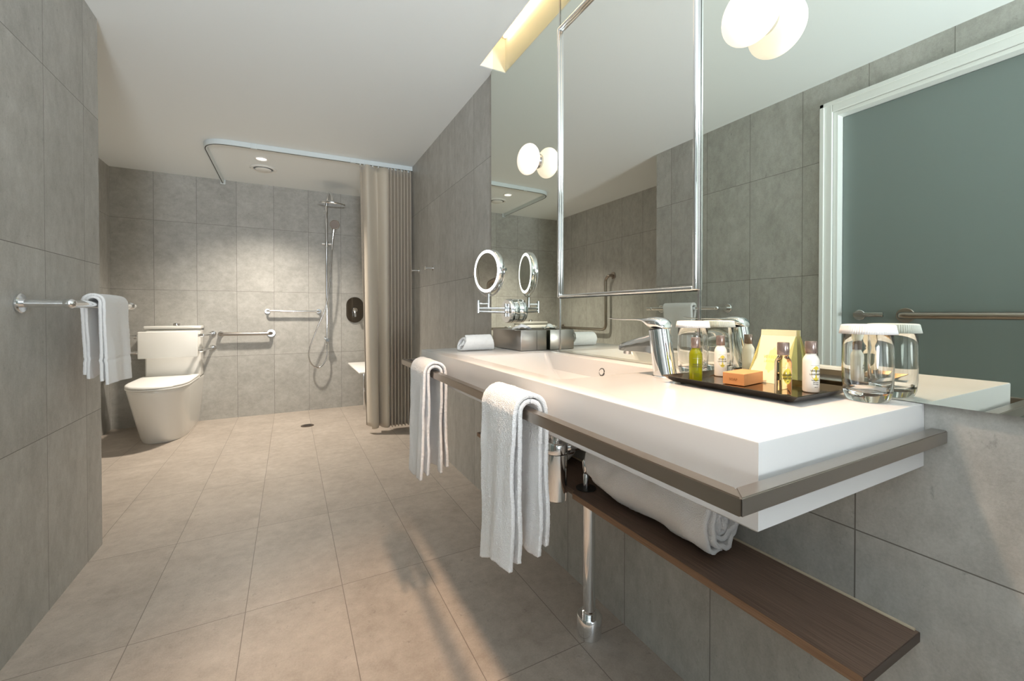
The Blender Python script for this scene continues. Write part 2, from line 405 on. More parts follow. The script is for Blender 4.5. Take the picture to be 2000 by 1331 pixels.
# ------------------------------------------------------------------ mirrors
def mirror(name, y0, y1, z0, z1, label):
    bm = bmesh.new(); box(bm, MIR, WALL-.0015, y0, y1, z0, z1, mi=1)
    bm.faces.ensure_lookup_table()
    for f in bm.faces:
        if f.calc_center_median().x < MIR+1e-4: f.material_index = 0
    o = finish(name, bm, [M_mir, M_medge], None, ((MIR+WALL)/2, (y0+y1)/2, z0)); return tagit(o, label, 'mirror')
MY0, MY1, MY2, MZ1, MZ2 = .7115, 1.3245, 1.936, 1.026, 2.034
ZM = CZ+.001
mirror('wall_mirror', MY1+.004, MY2, ZM, ST-.01, 'narrow tall mirror panel left of the framed mirror, with magnifying mirror and globe light')
mirror('wall_mirror', MY0+.004, MY1-.004, ZM, MZ1-.003, 'low wide mirror strip behind the faucet, below the framed mirror')
mirror('wall_mirror', MY0+.004, MY1-.004, MZ2+.003, ST-.01, 'mirror strip above the framed mirror, running up into the ceiling slot')
mirror('wall_mirror', -1.4, MY0-.004, ZM, ST-.01, 'large mirror panel right of the framed mirror, reflecting the frosted glass door')
for y, lb in ((MY1, 'thin chrome joint strip between left mirror panel and framed mirror'), (MY0, 'thin dark joint strip between framed mirror and right mirror panel')):
    o = finish('mirror_joint_strip', B(MIR-.003, WALL-.002, y-.003, y+.003, ZM, ST-.01), M_chrome2 if y > 1 else M_chrome2, None, (MIR, y, ZM)); tagit(o, lb, 'mirror trim')
t = thing('framed_mirror', (MIR, 1.018, MZ1), 'tall chrome-framed mirror in the centre of the mirror wall', 'mirror')
bm = bmesh.new(); box(bm, MIR-.0015, WALL-.002, MY0+.006, MY1-.006, MZ1+.002, MZ2-.002, mi=1)
for f in bm.faces:
    if f.calc_center_median().x < MIR-.001: f.material_index = 0
part('mirror_glass', bm, [M_mir2, M_medge], t, False)
FW, FD = .011, .014
def frame_bar(y0, y1, z0, z1): return B(MIR-FD, MIR+.001, y0, y1, z0, z1, .0035, 3)
part('frame_side', frame_bar(MY1-FW, MY1, MZ1, MZ2), M_chrome, t); part('frame_side', frame_bar(MY0, MY0+FW, MZ1, MZ2), M_chrome, t)
part('frame_rail', frame_bar(MY0+FW, MY1-FW, MZ1, MZ1+FW), M_chrome, t); part('frame_rail', frame_bar(MY0+FW, MY1-FW, MZ2-FW, MZ2), M_chrome, t)
# globes
def globe(y, z, label):
    t = thing('globe_wall_light', (MIR, y, z), label, 'wall light', 'opal globe lights on the mirror wall')
    part('mount', C((MIR-.0005, y, z), (MIR-.014, y, z), .03, .026), M_chrome2, t)
    pr = [(0.0, 0)]+[(.0615*math.sin(a), .040-.040*math.cos(a)) for a in [PI*k/24 for k in range(1, 24)]]+[(0, .08)]
    part('globe_shade', LT(pr, (MIR-.006, y, z), (-1, 0, 0), 48), M_globe, t, label='lit opal glass globe')
globe(1.483, 1.592, 'lit opal globe light on the narrow left mirror panel')
globe(.553, 1.597, 'large lit opal globe light on the right mirror panel, near the top edge')

# ------------------------------------------------------------------ magnifying mirror
t = thing('magnifying_mirror', (MIR, 1.69, .978), 'round lit chrome magnifying mirror on a swing arm over the counter', 'mirror')
by, bz = 1.69, .978
part('wall_base', LT([(0, 0), (.053, 0), (.054, .002), (.054, .022), (.0525, .0225), (.0525, .024), (.054, .0245), (.054, .038), (.051, .042), (0, .042)], (MIR-.0005, by, bz), (-1, 0, 0), 56), M_chrome, t)
part('base_seam', LT([(.0542, .0222), (.0535, .0245), (.052, .0245), (.052, .0222)], (MIR-.0005, by, bz), (-1, 0, 0), 56, closed=True), M_dark, t)
part('base_knuckle', T([(MIR-.05, by-.01, bz-.024), (MIR-.05, by-.01, bz+.032)], .006), M_chrome, t)
part('base_bracket', B(MIR-.054, MIR-.04, by-.018, by+.002, bz-.012, bz+.02, .003), M_chrome, t)
J = Vector((.748, 1.74, bz+.02)); S0 = Vector((.800, 1.742, bz+.02))
part('rear_arm', T([(MIR-.05, by-.01, bz+.012), (J.x, J.y, J.z-.008)], .0055), M_chrome, t)
part('rear_arm', T([(MIR-.05, by-.01, bz-.006), (J.x, J.y, J.z-.022)], .0055), M_chrome, t)
part('elbow', T([(J.x, J.y, J.z-.028), (J.x, J.y, J.z+.028)], .008), M_chrome, t)
part('front_arm', T([J+Vector((0, 0, .012)), S0+Vector((0, 0, .012))], .0055), M_chrome, t)
part('stem', T([S0+Vector((0, 0, -.012)), S0+Vector((0, 0, .058))], .0075), M_chrome, t)
MC = Vector((.803, 1.742, 1.158)); ang = math.radians(78.5)
nrm = Vector((-math.sin(ang), -math.cos(ang), 0)); side = Vector((-nrm.y, nrm.x, 0))
R = .100
prof = [(R-.016, -.0155), (R-.003, -.0155), (R, -.012), (R+.001, 0), (R, .012), (R-.003, .0155), (R-.016, .0155)]
part('housing', LT(prof, MC, nrm, 64), M_chrome, t)
for sgn in (1, -1):
    part('light_ring', LT([(R-.017, .0160), (R-.0175, .0165), (R-.0045, .0165), (R-.004, .0158)], MC, nrm*sgn, 64), M_ring, t, label='glowing white ring')
    part('mirror_face', LT([(0, .0150), (R-.016, .0162)], MC, nrm*sgn, 64), M_mir2, t)
yk = []
for k in range(-9, 10):
    a = math.radians(k/9*90)
    yk.append(MC+side*math.sin(a)*(R+.012)+Vector((0, 0, -math.cos(a)*(R+.012))))
part('yoke', T(yk, .0042, 12), M_chrome, t)
for sgn in (1, -1):
    part('pivot', sweep(bmesh.new(), [MC+side*sgn*(R-.001), MC+side*sgn*(R+.008), MC+side*sgn*(R+.010), MC+side*sgn*(R+.022)], [.004, .004, .008, .007], 16), M_chrome, t)

# ------------------------------------------------------------------ vanity counter with integrated basin
t = thing('vanity_counter', (.69, .98, CZ), 'thick white solid-surface vanity counter with integrated basin', 'counter')
BX0, BX1, BY0, BY1, BD = .535, .850, .775, 1.335, .082
def counter_bm():
    bm = bmesh.new()
    def rr(x0, x1, y0, y1, r, z, n=6):
        out = []
        for cx, cy, a0 in ((x1-r, y1-r, 0), (x0+r, y1-r, 90), (x0+r, y0+r, 180), (x1-r, y0+r, 270)):
            for k in range(n+1):
                a = math.radians(a0+90*k/n); out.append((cx+r*math.cos(a), cy+r*math.sin(a), z))
        return out
    NN = 28
    loops = [rr(BX0-.004, BX1+.004, BY0-.004, BY1+.004, .020, CZ), rr(BX0-.001, BX1+.001, BY0-.001, BY1+.001, .018, CZ-.0015), rr(BX0, BX1, BY0, BY1, .018, CZ-.006),
             rr(BX0+.012, BX1-.008, BY0+.008, BY1-.05, .020, CZ-.055), rr(BX0+.03, BX1-.03, BY0+.03, BY1-.12, .02, CZ-.076), rr(BX0+.10, BX1-.10, BY0+.14, BY1-.28, .015, CZ-BD)]
    L = [[bm.verts.new(p) for p in lp] for lp in loops]
    for a, b in zip(L, L[1:]):
        for k in range(NN): bm.faces.new((a[k], a[(k+1) % NN], b[(k+1) % NN], b[k]))
    bm.faces.new(L[-1])
    # outer skin with rounded arrises
    e = .0025
    o1 = [bm.verts.new((x, y, CZ)) for x, y in ((WALL-.001, CY1-e), (CX+e, CY1-e), (CX+e, CY0+e), (WALL-.001, CY0+e))]
    ring = L[0]
    q = [6, 13, 20, 27]  # last index of each corner arc
    idx = [(0, 6), (7, 13), (14, 20), (21, 27)]
    for c in range(4):
        a, b = idx[c]
        for k in range(a, b): bm.faces.new((o1[c], ring[k+1], ring[k]))
        nx = (c+1) % 4
        bm.faces.new((o1[c], o1[nx], ring[idx[nx][0]], ring[b]))
    def lp(x0, y0, y1, z): return [bm.verts.new(p) for p in ((WALL-.001, y1, z), (x0, y1, z), (x0, y0, z), (WALL-.001, y0, z))]
    zb = CZ-CT
    seq = [o1, lp(CX+e*.3, CY0+e*.3, CY1-e*.3, CZ-e*.3), lp(CX, CY0, CY1, CZ-e), lp(CX, CY0, CY1, zb+e), lp(CX+e, CY0+e, CY1-e, zb)]
    for a, b in zip(seq, seq[1:]):
        for k in range(4): bm.faces.new((a[k], a[(k+1) % 4], b[(k+1) % 4], b[k]))
    bm.faces.new(seq[-1])
    return bm
ct_ = part('countertop', counter_bm(), M_solid, t, True, angle=35)
# overflow ring set in the basin's back wall
oc = Vector((BX1-.0045, 1.01, CZ-.034)); on = Vector((-1, 0, .13)).normalized()
bm = bmesh.new(); q = Vector((0, 0, 1)).rotation_difference(on)
for k in range(4):
    a0 = math.radians(90*k+8); 
    pp = [oc+q @ Vector((.011*math.cos(a0+math.radians(74)*j/8), .011*math.sin(a0+math.radians(74)*j/8), .0012)) for j in range(9)]
    sweep(bm, pp, .0014, 8)
part('overflow_ring', bm, M_dark, t, label='dark slotted ring of the basin overflow', parent=ct_)
part('overflow_cover', LT([(0, .0035), (.0085, .0035), (.0095, .002), (.0095, -.002), (0, -.002)], oc, on, 32), M_solid, t, parent=ct_)
part('drain_plug', LT([(0, .004), (.022, .004), (.030, .002), (.032, -.001), (0, -.001)], ((BX0+BX1)/2, 1.0, CZ-BD)), M_chrome, t)

# steel rail around the counter
t = thing('vanity_towel_rail', (.41, .98, .774), 'brushed steel square rail running around the vanity counter edge', 'towel rail')
RX0, RX1, RY0, RY1, RZ0, RZ1 = .399, .419, .264, 1.708, .7635, .7835
def rail_bm(pts):
    """mitred square bar in plan"""
    bm = bmesh.new(); box_ = []
    return prism(bm, pts, RZ0, RZ1)
bm = rail_bm([(RX0, RY0), (RX1, RY0+.02), (RX1, RY1-.02), (RX0, RY1)]); bmesh.ops.bevel(bm, geom=bm.edges[:], offset=.0012, segments=2, affect='EDGES'); part('front_bar', bm, M_steel, t, angle=50)
bm = rail_bm([(RX0+.0002, RY0), (WALL-.001, RY0), (WALL-.001, RY0+.02), (RX1+.0002, RY0+.02)]); bmesh.ops.bevel(bm, geom=bm.edges[:], offset=.0012, segments=2, affect='EDGES'); part('end_bar', bm, M_steel2, t, angle=50)
bm = rail_bm([(RX0+.0002, RY1), (RX1+.0002, RY1-.02), (WALL-.001, RY1-.02), (WALL-.001, RY1)]); bmesh.ops.bevel(bm, geom=bm.edges[:], offset=.0012, segments=2, affect='EDGES'); part('end_bar', bm, M_steel2, t, angle=50)

# ------------------------------------------------------------------ shelf under the counter
SZ1, SZ0 = .444, .428; SHX = .728
t = thing('under_counter_shelf', (.82, 1.0, SZ1), 'long brown wood-grain shelf on the wall under the vanity counter', 'shelf')
poly = [(SHX, .296), (WALL-.0015, .296), (WALL-.0015, 1.706), (SHX, 1.706), (SHX, 1.09), (.742, 1.08), (.742, 1.01), (SHX, 1.0)]
part('board', prism(bmesh.new(), poly, SZ0, SZ1), M_wood, t, False)
bm = B(SHX-.0012, SHX-.0001, .296, 1.0, SZ0, SZ1-.0005); box(bm, SHX-.0012, SHX-.0001, 1.09, 1.706, SZ0, SZ1-.0005)
part('front_edging', bm, M_woodedge, t, False, label='paler brown front edging')
part('end_edging', B(SHX-.001, WALL-.0015, .2945, .2959, SZ0, SZ1-.0005), mat('shelf_end', S((74, 62, 54)), .5), t, False, label='dark end edging')
part('wall_bead', T([(WALL-.004, .30, SZ1+.001), (WALL-.004, 1.70, SZ1+.001)], .003, 8), mat('sealant', S((196, 184, 160)), .5), t)

# floor-standing pipe leg
px, py = .795, 1.008
t = thing('pipe_leg', (px, py, 0), 'chrome pipe rising from the floor to the under-counter shelf', 'pipe')
part('pipe', C((px, py, .002), (px, py, SZ0-.001), .0185), M_chrome, t)
part('floor_collar', LT([(.0190, .058), (.021, .061), (.0345, .061), (.037, .058), (.037, .001), (.019, .001)], (px, py, 0), n=48), M_chrome, t)
part('sleeve', LT([(.0186, .0612), (.0215, .0612), (.0215, .074), (.0186, .076)], (px, py, 0), n=40), M_chrome, t)
t = thing('stop_valve', (px-.012, py, SZ1), 'small chrome valve standing on the shelf beside the bottle trap', 'valve')
part('grommet', LT([(0, 0), (.03, 0), (.03, .0015), (0, .002)], (px-.012, py, SZ1+.0005)), M_dark, t)
part('body', LT([(0, .002), (.009, .002), (.009, .04), (.007, .045), (.010, .052), (.011, .078), (.008, .086), (0, .087)], (px-.012, py, SZ1)), M_chrome, t)
# bottle trap
bx_, by_ = .702, 1.045
t = thing('bottle_trap', (bx_, by_, .41), 'chrome bottle trap hanging below the basin', 'pipe')
part('bottle', LT([(0, .412), (.026, .412), (.0315, .417), (.0325, .425), (.0325, .553), (0, .553)], (bx_, by_, 0), n=48), M_chrome, t)
part('bottle_cap', LT([(0, .5545), (.033, .5545), (.034, .557), (.034, .583), (.031, .588), (0, .588)], (bx_, by_, 0), n=48), M_chrome, t)
part('inlet_pipe', C((bx_, by_, .585), (bx_, by_, CZ-CT-.0005), .016), M_chrome, t)
part('outlet_pipe', T(fillet([(bx_+.03, by_, .565), (bx_+.12, by_, .565), (WALL-.002, by_, .565)], .02), .016), M_chrome, t)
part('outlet_nut', LT([(.014, 0), (.0235, 0), (.0235, .016), (.014, .018)], (bx_+.036, by_, .565), (1, 0, 0), 12), M_chrome, t, angle=20)
part('wall_flange', C((WALL-.001, by_, .565), (WALL-.009, by_, .565), .033, bev=.002), M_chrome, t)

# ------------------------------------------------------------------ towels
tex = bpy.data.textures.new('terry_loops', 'CLOUDS'); tex.noise_scale = .0042; tex.noise_depth = 1
tex2 = bpy.data.textures.new('cloth_waves', 'CLOUDS'); tex2.noise_scale = .07; tex2.noise_depth = 1
def terry(o, thick, sub=0, loops=.0019, wave=.006, off=0):
    m1 = o.modifiers.new('wave', 'DISPLACE'); m1.texture = tex2; m1.strength = wave; m1.mid_level = .5; m1.texture_coords = 'LOCAL'
    m2 = o.modifiers.new('solid', 'SOLIDIFY'); m2.thickness = thick; m2.offset = off
    if sub: m3 = o.modifiers.new('sub', 'SUBSURF'); m3.levels = m3.render_levels = sub
    m4 = o.modifiers.new('loops', 'DISPLACE'); m4.texture = tex; m4.strength = loops; m4.mid_level = .5; m4.texture_coords = 'LOCAL'
def lerp(a, b, t): return a+(b-a)*t
def over_rail(rx0, rx1, rz1, drop_f, drop_b, flare_f, flare_b, gap):
    """path over a bar in (x,z), from the back hem to the front hem; returns f(t)"""
    cx = (rx0+rx1)/2; rr = (rx1-rx0)/2+gap; pts = []
    nb = 26
    for k in range(nb): q = k/nb; pts.append((cx+rr+flare_b*(1-q)**1.3, lerp(drop_b, rz1-.006, q)))
    for k in range(11): a = PI*k/10; pts.append((cx+rr*math.cos(a), rz1-.006+rr*1.05*math.sin(a)))
    for k in range(1, nb+1): q = k/nb; pts.append((cx-rr-flare_f*q**1.3, lerp(rz1-.006, drop_f, q)))
    return pts, (nb+5)/(len(pts)-1)
def draped(name, root_label, rx0, rx1, rz1, yc_top, half, drop_f, drop_b, flare_f, flare_b, fold, m, seedv=0, slide=0, gap=.012, layers=2, hem=.012, skew=0, band=False, group=None, thick=.0085, wave=.004, lgap=.0125):
    pts, tm = over_rail(rx0, rx1, rz1, drop_f, drop_b, flare_f, flare_b, gap); n = len(pts)
    def fn(u, v):
        i = v*(n-1); k = min(int(i), n-2); f = i-k; x = lerp(pts[k][0], pts[k+1][0], f); z = lerp(pts[k][1], pts[k+1][1], f)
        # normal of path (outward)
        dx, dz = pts[k+1][0]-pts[k][0], pts[k+1][1]-pts[k][1]; l = math.hypot(dx, dz); nx, nz = -dz/l, dx/l
        nx, nz = -nx, -nz
        down = max(0, abs(v-tm)/.5); down = min(1, down)
        front = v > tm
        # folded lengthwise: out along y, turn, back
        if layers == 2:
            e = .10
            if u < .5-e/2: s = u/(.5-e/2)*2-1; lay = 0.
            elif u > .5+e/2: s = 1-(u-.5-e/2)/(.5-e/2)*2; lay = 1.
            else: a = (u-(.5-e/2))/e; s = 1+.05*math.sin(a*PI); lay = (1-math.cos(a*PI))/2
        else: s = u*2-1; lay = 0
        h = half*(1-.12*down+(.05 if not front else 0))
        y = yc_top+slide*down*(1 if front else -1)+s*h
        o_ = lay*lgap*(1+.5*down)
        rip = fold*down**1.2*math.sin(s*4.2+seedv+lay*.8+(1.5 if front else 0))+fold*.35*down*math.sin(s*9+seedv*2+z*14)
        out = o_+rip
        # inner/outer: layer 1 outside
        x2 = x+(-nx)*out*-1 if False else x-nx*out*-1
        sg = -1 if front else 1
        if down < .12:
            x2 = x+nx*o_*-1*-1; z2 = z+nz*o_
            x2 = x+nx*o_
        else:
            x2 = x+sg*(o_+rip); z2 = z
        if down < .12: z2 = z+nz*o_
        z2 += (hem*math.sin(s*2.3+seedv+lay*1.7)+skew*s-(.018*lay if front else -.010*lay))*down**4
        if band:
            bb = abs((abs(z2-(drop_f if front else drop_b)))-.065)
            if bb < .010: x2 -= sg*.0022*(1-bb/.010)
        y += .004*math.sin(z*30+seedv)*down
        return (x2, y, z2)
    o = finish(name, sheet(fn, 105*(2 if layers == 2 else 1), 290), m, None, ((rx0+rx1)/2, yc_top, rz1), True, angle=180)
    terry(o, thick, 0, wave=wave)
    tagit(o, root_label, 'towel', group); return o
draped('hand_towel', 'white terry hand towel draped over the vanity rail, nearer and longer one', RX0, RX1, RZ1, .770, .071, .476, .486, .0, .002, .004, M_towel, .4, slide=.004, hem=.008, skew=-.012, gap=.0105, group='hand towels on the vanity rail')
draped('hand_towel', 'white terry hand towel on the vanity rail next to the shower curtain, farther one', RX0, RX1, RZ1, 1.375, .078, .450, .455, .0, .002, .004, M_towel, 2.2, gap=.0105, slide=.004, hem=.006, skew=.0, group='hand towels on the vanity rail')

def roll_pts(R0, R1, turns, th, wob=.04, sq=.0):
    pts = []; n = int(turns*40)
    for k in range(n+1):
        a = 2*PI*turns*k/n; r = lerp(R0, R1, k/n)*(1+wob*math.sin(a*3+.7)*.3)
        pts.append((r*math.cos(a)*(1+sq), r*math.sin(a)*(1-sq)))
    return pts
def rolled(name, label, p0, p1, R1, turns, m, up=Vector((0, 0, 1)), th=.007, sq=.05, flop=0, wave=.006, group=None, a0=0, R0=.012, crump=.4):
    p0, p1 = Vector(p0), Vector(p1); d = (p1-p0); ln = d.length; d.normalize(); sd = d.cross(up).normalized()
    pr = roll_pts(R0, R1, turns, th, .05, sq); n = len(pr)
    def fn(u, v):
        i = u*(n-1); k = min(int(i), n-2); f = i-k; a = lerp(pr[k][0], pr[k+1][0], f); b = lerp(pr[k][1], pr[k+1][1], f)
        c, s_ = math.cos(a0), math.sin(a0); a, b = a*c-b*s_, a*s_+b*c
        e = (v-.5)*2; sh = 1-.05*abs(e)**5
        r = math.hypot(a, b)/R1
        ax = v*ln+e*.007*math.sin(u*turns*2*PI*1.0+1)*abs(e)**6 + e*abs(e)**8*(.006*math.sin(u*11)-.012*(1-r)*.4)
        ca = crump*abs(e)**3; q1 = noise.noise(Vector((a*28, b*28, v*3))); q2 = noise.noise(Vector((a*45+5, b*45, v*5)))
        b2 = b*sh+ca*.012*q1; a2 = a*sh+ca*.010*q2; ax += (1 if e > 0 else -1)*ca*.012*noise.noise(Vector((u*9, 3, e)))
        if b2 < -R1*.80: b2 = -R1*.80+(b2+R1*.80)*.35
        return p0+d*ax+sd*a2+up*(b2+R1*.88)
    o = finish(name, sheet(fn, int(turns*44), 90), m, None, tuple((p0+p1)/2), True, angle=180)
    terry(o, th, 0, wave=wave, loops=.0018); return tagit(o, label, 'towel', group)
rolled('rolled_towel', 'large rolled white bath towel on the under-counter shelf, nearer one', (.826, .583, SZ1+.013), (.826, .970, SZ1+.013), .078, 4.4, M_towel, group='rolled bath towels on the shelf', a0=2.2, th=.010, wave=.016, crump=1)
rolled('rolled_towel', 'rolled towel on the under-counter shelf behind the bottle trap, farther one', (.838, 1.20, SZ1+.006), (.838, 1.52, SZ1+.006), .062, 3.6, M_towel, group='rolled bath towels on the shelf', a0=1.2, th=.009)
rolled('rolled_face_towel', 'small rolled white face towel on the counter by the tissue box', (.585, 1.522, CZ+.0035), (.712, 1.522, CZ+.0035), .0305, 2.6, M_towel2, th=.0055, wave=.003, a0=3.9, R0=.007, sq=.08)

# ------------------------------------------------------------------ tissue box
t = thing('tissue_box', (.84, 1.5, CZ), 'brushed steel tissue box on the counter against the mirror', 'tissue box')
bm = bmesh.new(); x0, x1, y0, y1, z0, z1 = .781, .897, 1.405, 1.655, CZ+.0015, CZ+.080
box(bm, x0, x1, y0, y1, z0, z1, .002)
part('case', bm, M_steel2, t)
part('opening', LT([(0, 0), (.028, 0), (.03, .0006), (0, .0008)], ((x0+x1)/2, 1.50, z1+.0002)), M_dark, t)
part('reflection_line', B(x0+.07, x0+.0715, y0-.0004, y0+.001, z0+.002, z1-.002), M_dark, t, False)  # dark strip painting in a reflection on the steel face
def tis(u, v):
    a = u*2-1
    return ((x0+x1)/2+a*.030+.004*math.sin(v*7), 1.50+(v-.5)*.05*(1-.3*a)+.006*math.sin(a*5), z1+.001+.016*(1-a*a)*(1-abs(v-.5)*1.2)+.004*math.sin(u*9+v*6)+.002)
o = part('tissue', sheet(tis, 30, 20), M_paper, t, True, angle=180); o.modifiers.new('s', 'SOLIDIFY').thickness = .0006

# ------------------------------------------------------------------ faucet
fx, fy = .760, .690
t = thing('mixer_tap', (fx, fy, CZ), 'chrome single-lever basin mixer tap on the counter', 'faucet')
pts = []; rad = []
for k in range(13):
    q = k/12; pts.append((fx, fy-.002+.017*q, CZ+.001+.107*q)); rad.append((.0255-.001*q+.002*(1-q)**3, .0240+.0005*q))
part('body', sweep(bmesh.new(), pts, rad, 40, up=Vector((1, 0, 0))), M_chrome, t, angle=60)
part('base_ring', LT([(.0, 0), (.028, 0), (.028, .003), (.026, .0045), (0, .0045)], (fx, fy-.002, CZ+.0002), n=40), M_chrome, t)
# spout: tapered, flat-bottomed beak toward the basin
bm = bmesh.new(); rings = []
for q, yy, zt, zb, hw in ((0, .700, .925, .872, .019), (.2, .722, .921, .876, .0185), (.5, .762, .911, .876, .0175), (.8, .802, .899, .874, .016), (.95, .823, .8925, .8745, .0152), (1, .828, .889, .877, .014)):
    r = []
    for a, b in ((-1, 0), (-1, .35), (-.82, .75), (-.45, .96), (0, 1), (.45, .96), (.82, .75), (1, .35), (1, 0), (.9, -.02), (0, -.02), (-.9, -.02)):
        r.append(bm.verts.new((fx+a*hw, yy, zb+(zt-zb)*b)))
    rings.append(r)
for a, b in zip(rings, rings[1:]):
    for k in range(12): bm.faces.new((a[k], a[(k+1) % 12], b[(k+1) % 12], b[k]))
bm.faces.new(rings[0][::-1]); bm.faces.new(rings[-1])
part('spout', bm, M_chrome, t, angle=50)
part('aerator', C((fx, .810, .8745), (fx, .811, .866), .0095), M_chrome2, t)
part('cartridge_gap', sweep(bmesh.new(), [(fx, fy+.0155, CZ+.1078), (fx, fy+.016, CZ+.1105)], [(.0228, .0228)]*2, 40, up=Vector((1, 0, 0))), M_dark, t)
# cap + lever in one flowing piece
bm = bmesh.new(); rings = []
prof = [(-.0255, .0, .003, .010), (-.0225, -.001, .018, .0185), (-.010, -.001, .0265, .0235), (.004, -.001, .0285, .0245), (.016, 0, .0280, .0242), (.026, .006, .0265, .0225), (.036, .0135, .0245, .0190), (.050, .0175, .0235, .0150), (.075, .0185, .0225, .0125), (.105, .0180, .0215, .0112), (.135, .0185, .0215, .0102), (.160, .0205, .0230, .0090), (.176, .0225, .0245, .0060)]
zc = CZ+.1108
for yy, zb, zt, hw in prof:
    r = []
    for k in range(20):
        a = 2*PI*k/20; ca, sa = math.cos(a), math.sin(a)
        zz = (zb+zt)/2+(zt-zb)/2*(abs(sa)**.8)*(1 if sa > 0 else -1)
        r.append(bm.verts.new((fx+hw*(abs(ca)**.85)*(1 if ca > 0 else -1), fy+.016+yy, zc+zz)))
    rings.append(r)
for a, b in zip(rings, rings[1:]):
    for k in range(20): bm.faces.new((a[k], a[(k+1) % 20], b[(k+1) % 20], b[k]))
bm.faces.new(rings[0][::-1]); bm.faces.new(rings[-1])
o = part('lever', bm, M_chrome, t, angle=70); o.modifiers.new('s', 'SUBSURF').render_levels = 2; o.modifiers['s'].levels = 2

# ------------------------------------------------------------------ tray and amenities
TX0, TX1, TY0, TY1 = .700, .878, .372, .642; TZ = CZ+.009
t = thing('amenity_tray', (.789, .507, CZ), 'shallow dark bronze metal tray of toiletries on the counter', 'tray')
bm = bmesh.new()
def rect(x0, x1, y0, y1, z): return [bm.verts.new(p) for p in ((x0, y0, z), (x1, y0, z), (x1, y1, z), (x0, y1, z))]
L = [rect(TX0+.016, TX1-.016, TY0+.016, TY1-.016, CZ+.003), rect(TX0, TX1, TY0, TY1, TZ+.006), rect(TX0+.0015, TX1-.0015, TY0+.0015, TY1-.0015, TZ+.0068), rect(TX0+.018, TX1-.018, TY0+.018, TY1-.018, CZ+.0055)]
for a, b in zip(L, L[1:]):
    for k in range(4): bm.faces.new((a[k], a[(k+1) % 4], b[(k+1) % 4], b[k]))
bm.faces.new(L[0]); bm.faces.new(L[-1])
part('dish', bm, M_tray, t, False)
for x in (TX0+.03, TX1-.03):
    for y in (TY0+.03, TY1-.03): part('foot', C((x, y, CZ+.0002), (x, y, CZ+.004), .006, n=12), M_dark, t)
IZ = CZ+.0058
def bottle(loc, m_body, label, lines, face=-62, twist=0, leaf=True, ink=M_ink, body_name='bottle_body'):
    x, y = loc; t = thing('toiletry_bottle', (x, y, IZ), label, 'bottle', 'small toiletry bottles on the tray'); r = .0128
    prof = [(0, 0), (r-.002, 0), (r-.0004, .0012), (r, .003), (r, .056), (r-.0008, .0595), (r-.003, .064), (.0082, .0668), (.0078, .069), (0, .069)]
    bb_ = part(body_name, LT(prof, (x, y, IZ), n=40), m_body, t)
    part('cap', LT([(0, .0692), (.0088, .0692), (.0092, .070), (.0092, .0895), (.0086, .0908), (0, .0908)], (x, y, IZ), n=32), M_cap, t)
    a0 = math.radians(face)
    def pl(u, v, e=.00025):
        a = a0+u/r; return (x+(r+e)*math.cos(a), y+(r+e)*math.sin(a), IZ+v)
    if leaf:
        bm = bmesh.new(); pts = []
        for k in range(24):
            a = 2*PI*k/24; pts.append((.0078*math.copysign(abs(math.cos(a))**1.25, math.cos(a)), .0135*math.copysign(abs(math.sin(a))**1.15, math.sin(a))))
        c = bm.verts.new(pl(0, .034, .0001)); vs = [bm.verts.new(pl(px_, .034+pz_, .0001)) for px_, pz_ in pts]
        for k in range(24): bm.faces.new((c, vs[k], vs[(k+1) % 24]))
        finish_flat('label_mark', bm, M_yel, bb_, tuple(t.location))
    bm = bmesh.new()
    for s, size, v in lines: text_bm(s, size, lambda a, b, v=v: pl(a, b+v, .0004), bm=bm, bold=.00006)
    finish_flat('label_print', bm, ink, bb_, tuple(t.location))
    bm = sheet(lambda u, v: pl((u-.5)*.016, .0482+v*.0004), 8, 1); finish_flat('label_rule', bm, M_inkg, bb_, tuple(t.location))
    return t
LN = [('VERBENA', .0042, .0375), ('&', .0026, .0350), ('LAVENDER', .0040, .0315), ('body lotion', .0030, .0215), ('lait pour', .0028, .0180), ('le corps', .0028, .0148), ('50 ml', .0022, .0095)]
LN2 = [('VERBENA', .0042, .0345), ('&', .0026, .0322), ('LAVENDER', .0040, .0288), ('gel', .0026, .0245)]
bottle((.7445, .594), M_green, 'small bottle of green gel standing at the left of the tray', [('VERBENA', .0040, .0345), ('LAVENDER', .0038, .0300), ('shower gel', .0024, .0160), ('50 ml', .0022, .0120)], -130, leaf=False)
bottle((.855, .6165), M_cream, 'small white lotion bottle behind the soap box, beside the upturned glass', [('VERBENA', .0042, .0375), ('LAVENDER', .0040, .0325), ('50 ml', .0024, .0240)], -125)
bottle((.752, .423), M_clear, 'small clear bottle at the front corner of the tray', LN2, -119)
bottle((.826, .4165), M_cream, 'small white lotion bottle with grey cap, at the tray\'s right edge', LN, -117)
# soap box
t = thing('soap_box', (.80, .535, IZ), 'flat orange-brown soap box lying on the tray', 'box')
def fr(u, v, w_): 
    a = math.radians(8); return (.772+u*math.cos(a)-v*math.sin(a), .506+u*math.sin(a)+v*math.cos(a), IZ+w_)
bm = bmesh.new(); P = lambda u, v, z: bm.verts.new(fr(u, v, z))
bs = prism(bm, [(0, 0), (.078, 0), (.078, .042), (0, .042)], .0005, .0235, frame=fr); bmesh.ops.bevel(bm, geom=bm.edges[:], offset=.0006, segments=1, affect='EDGES')
part('carton', bm, M_soap, t, False)
finish_flat('label_print', text_bm('SOAP', .0065, lambda a, b: fr(-.0003, .021-a, .009+b), bold=.0001), mat('soap_ink', S((150, 96, 54)), .6), t, tuple(t.location))
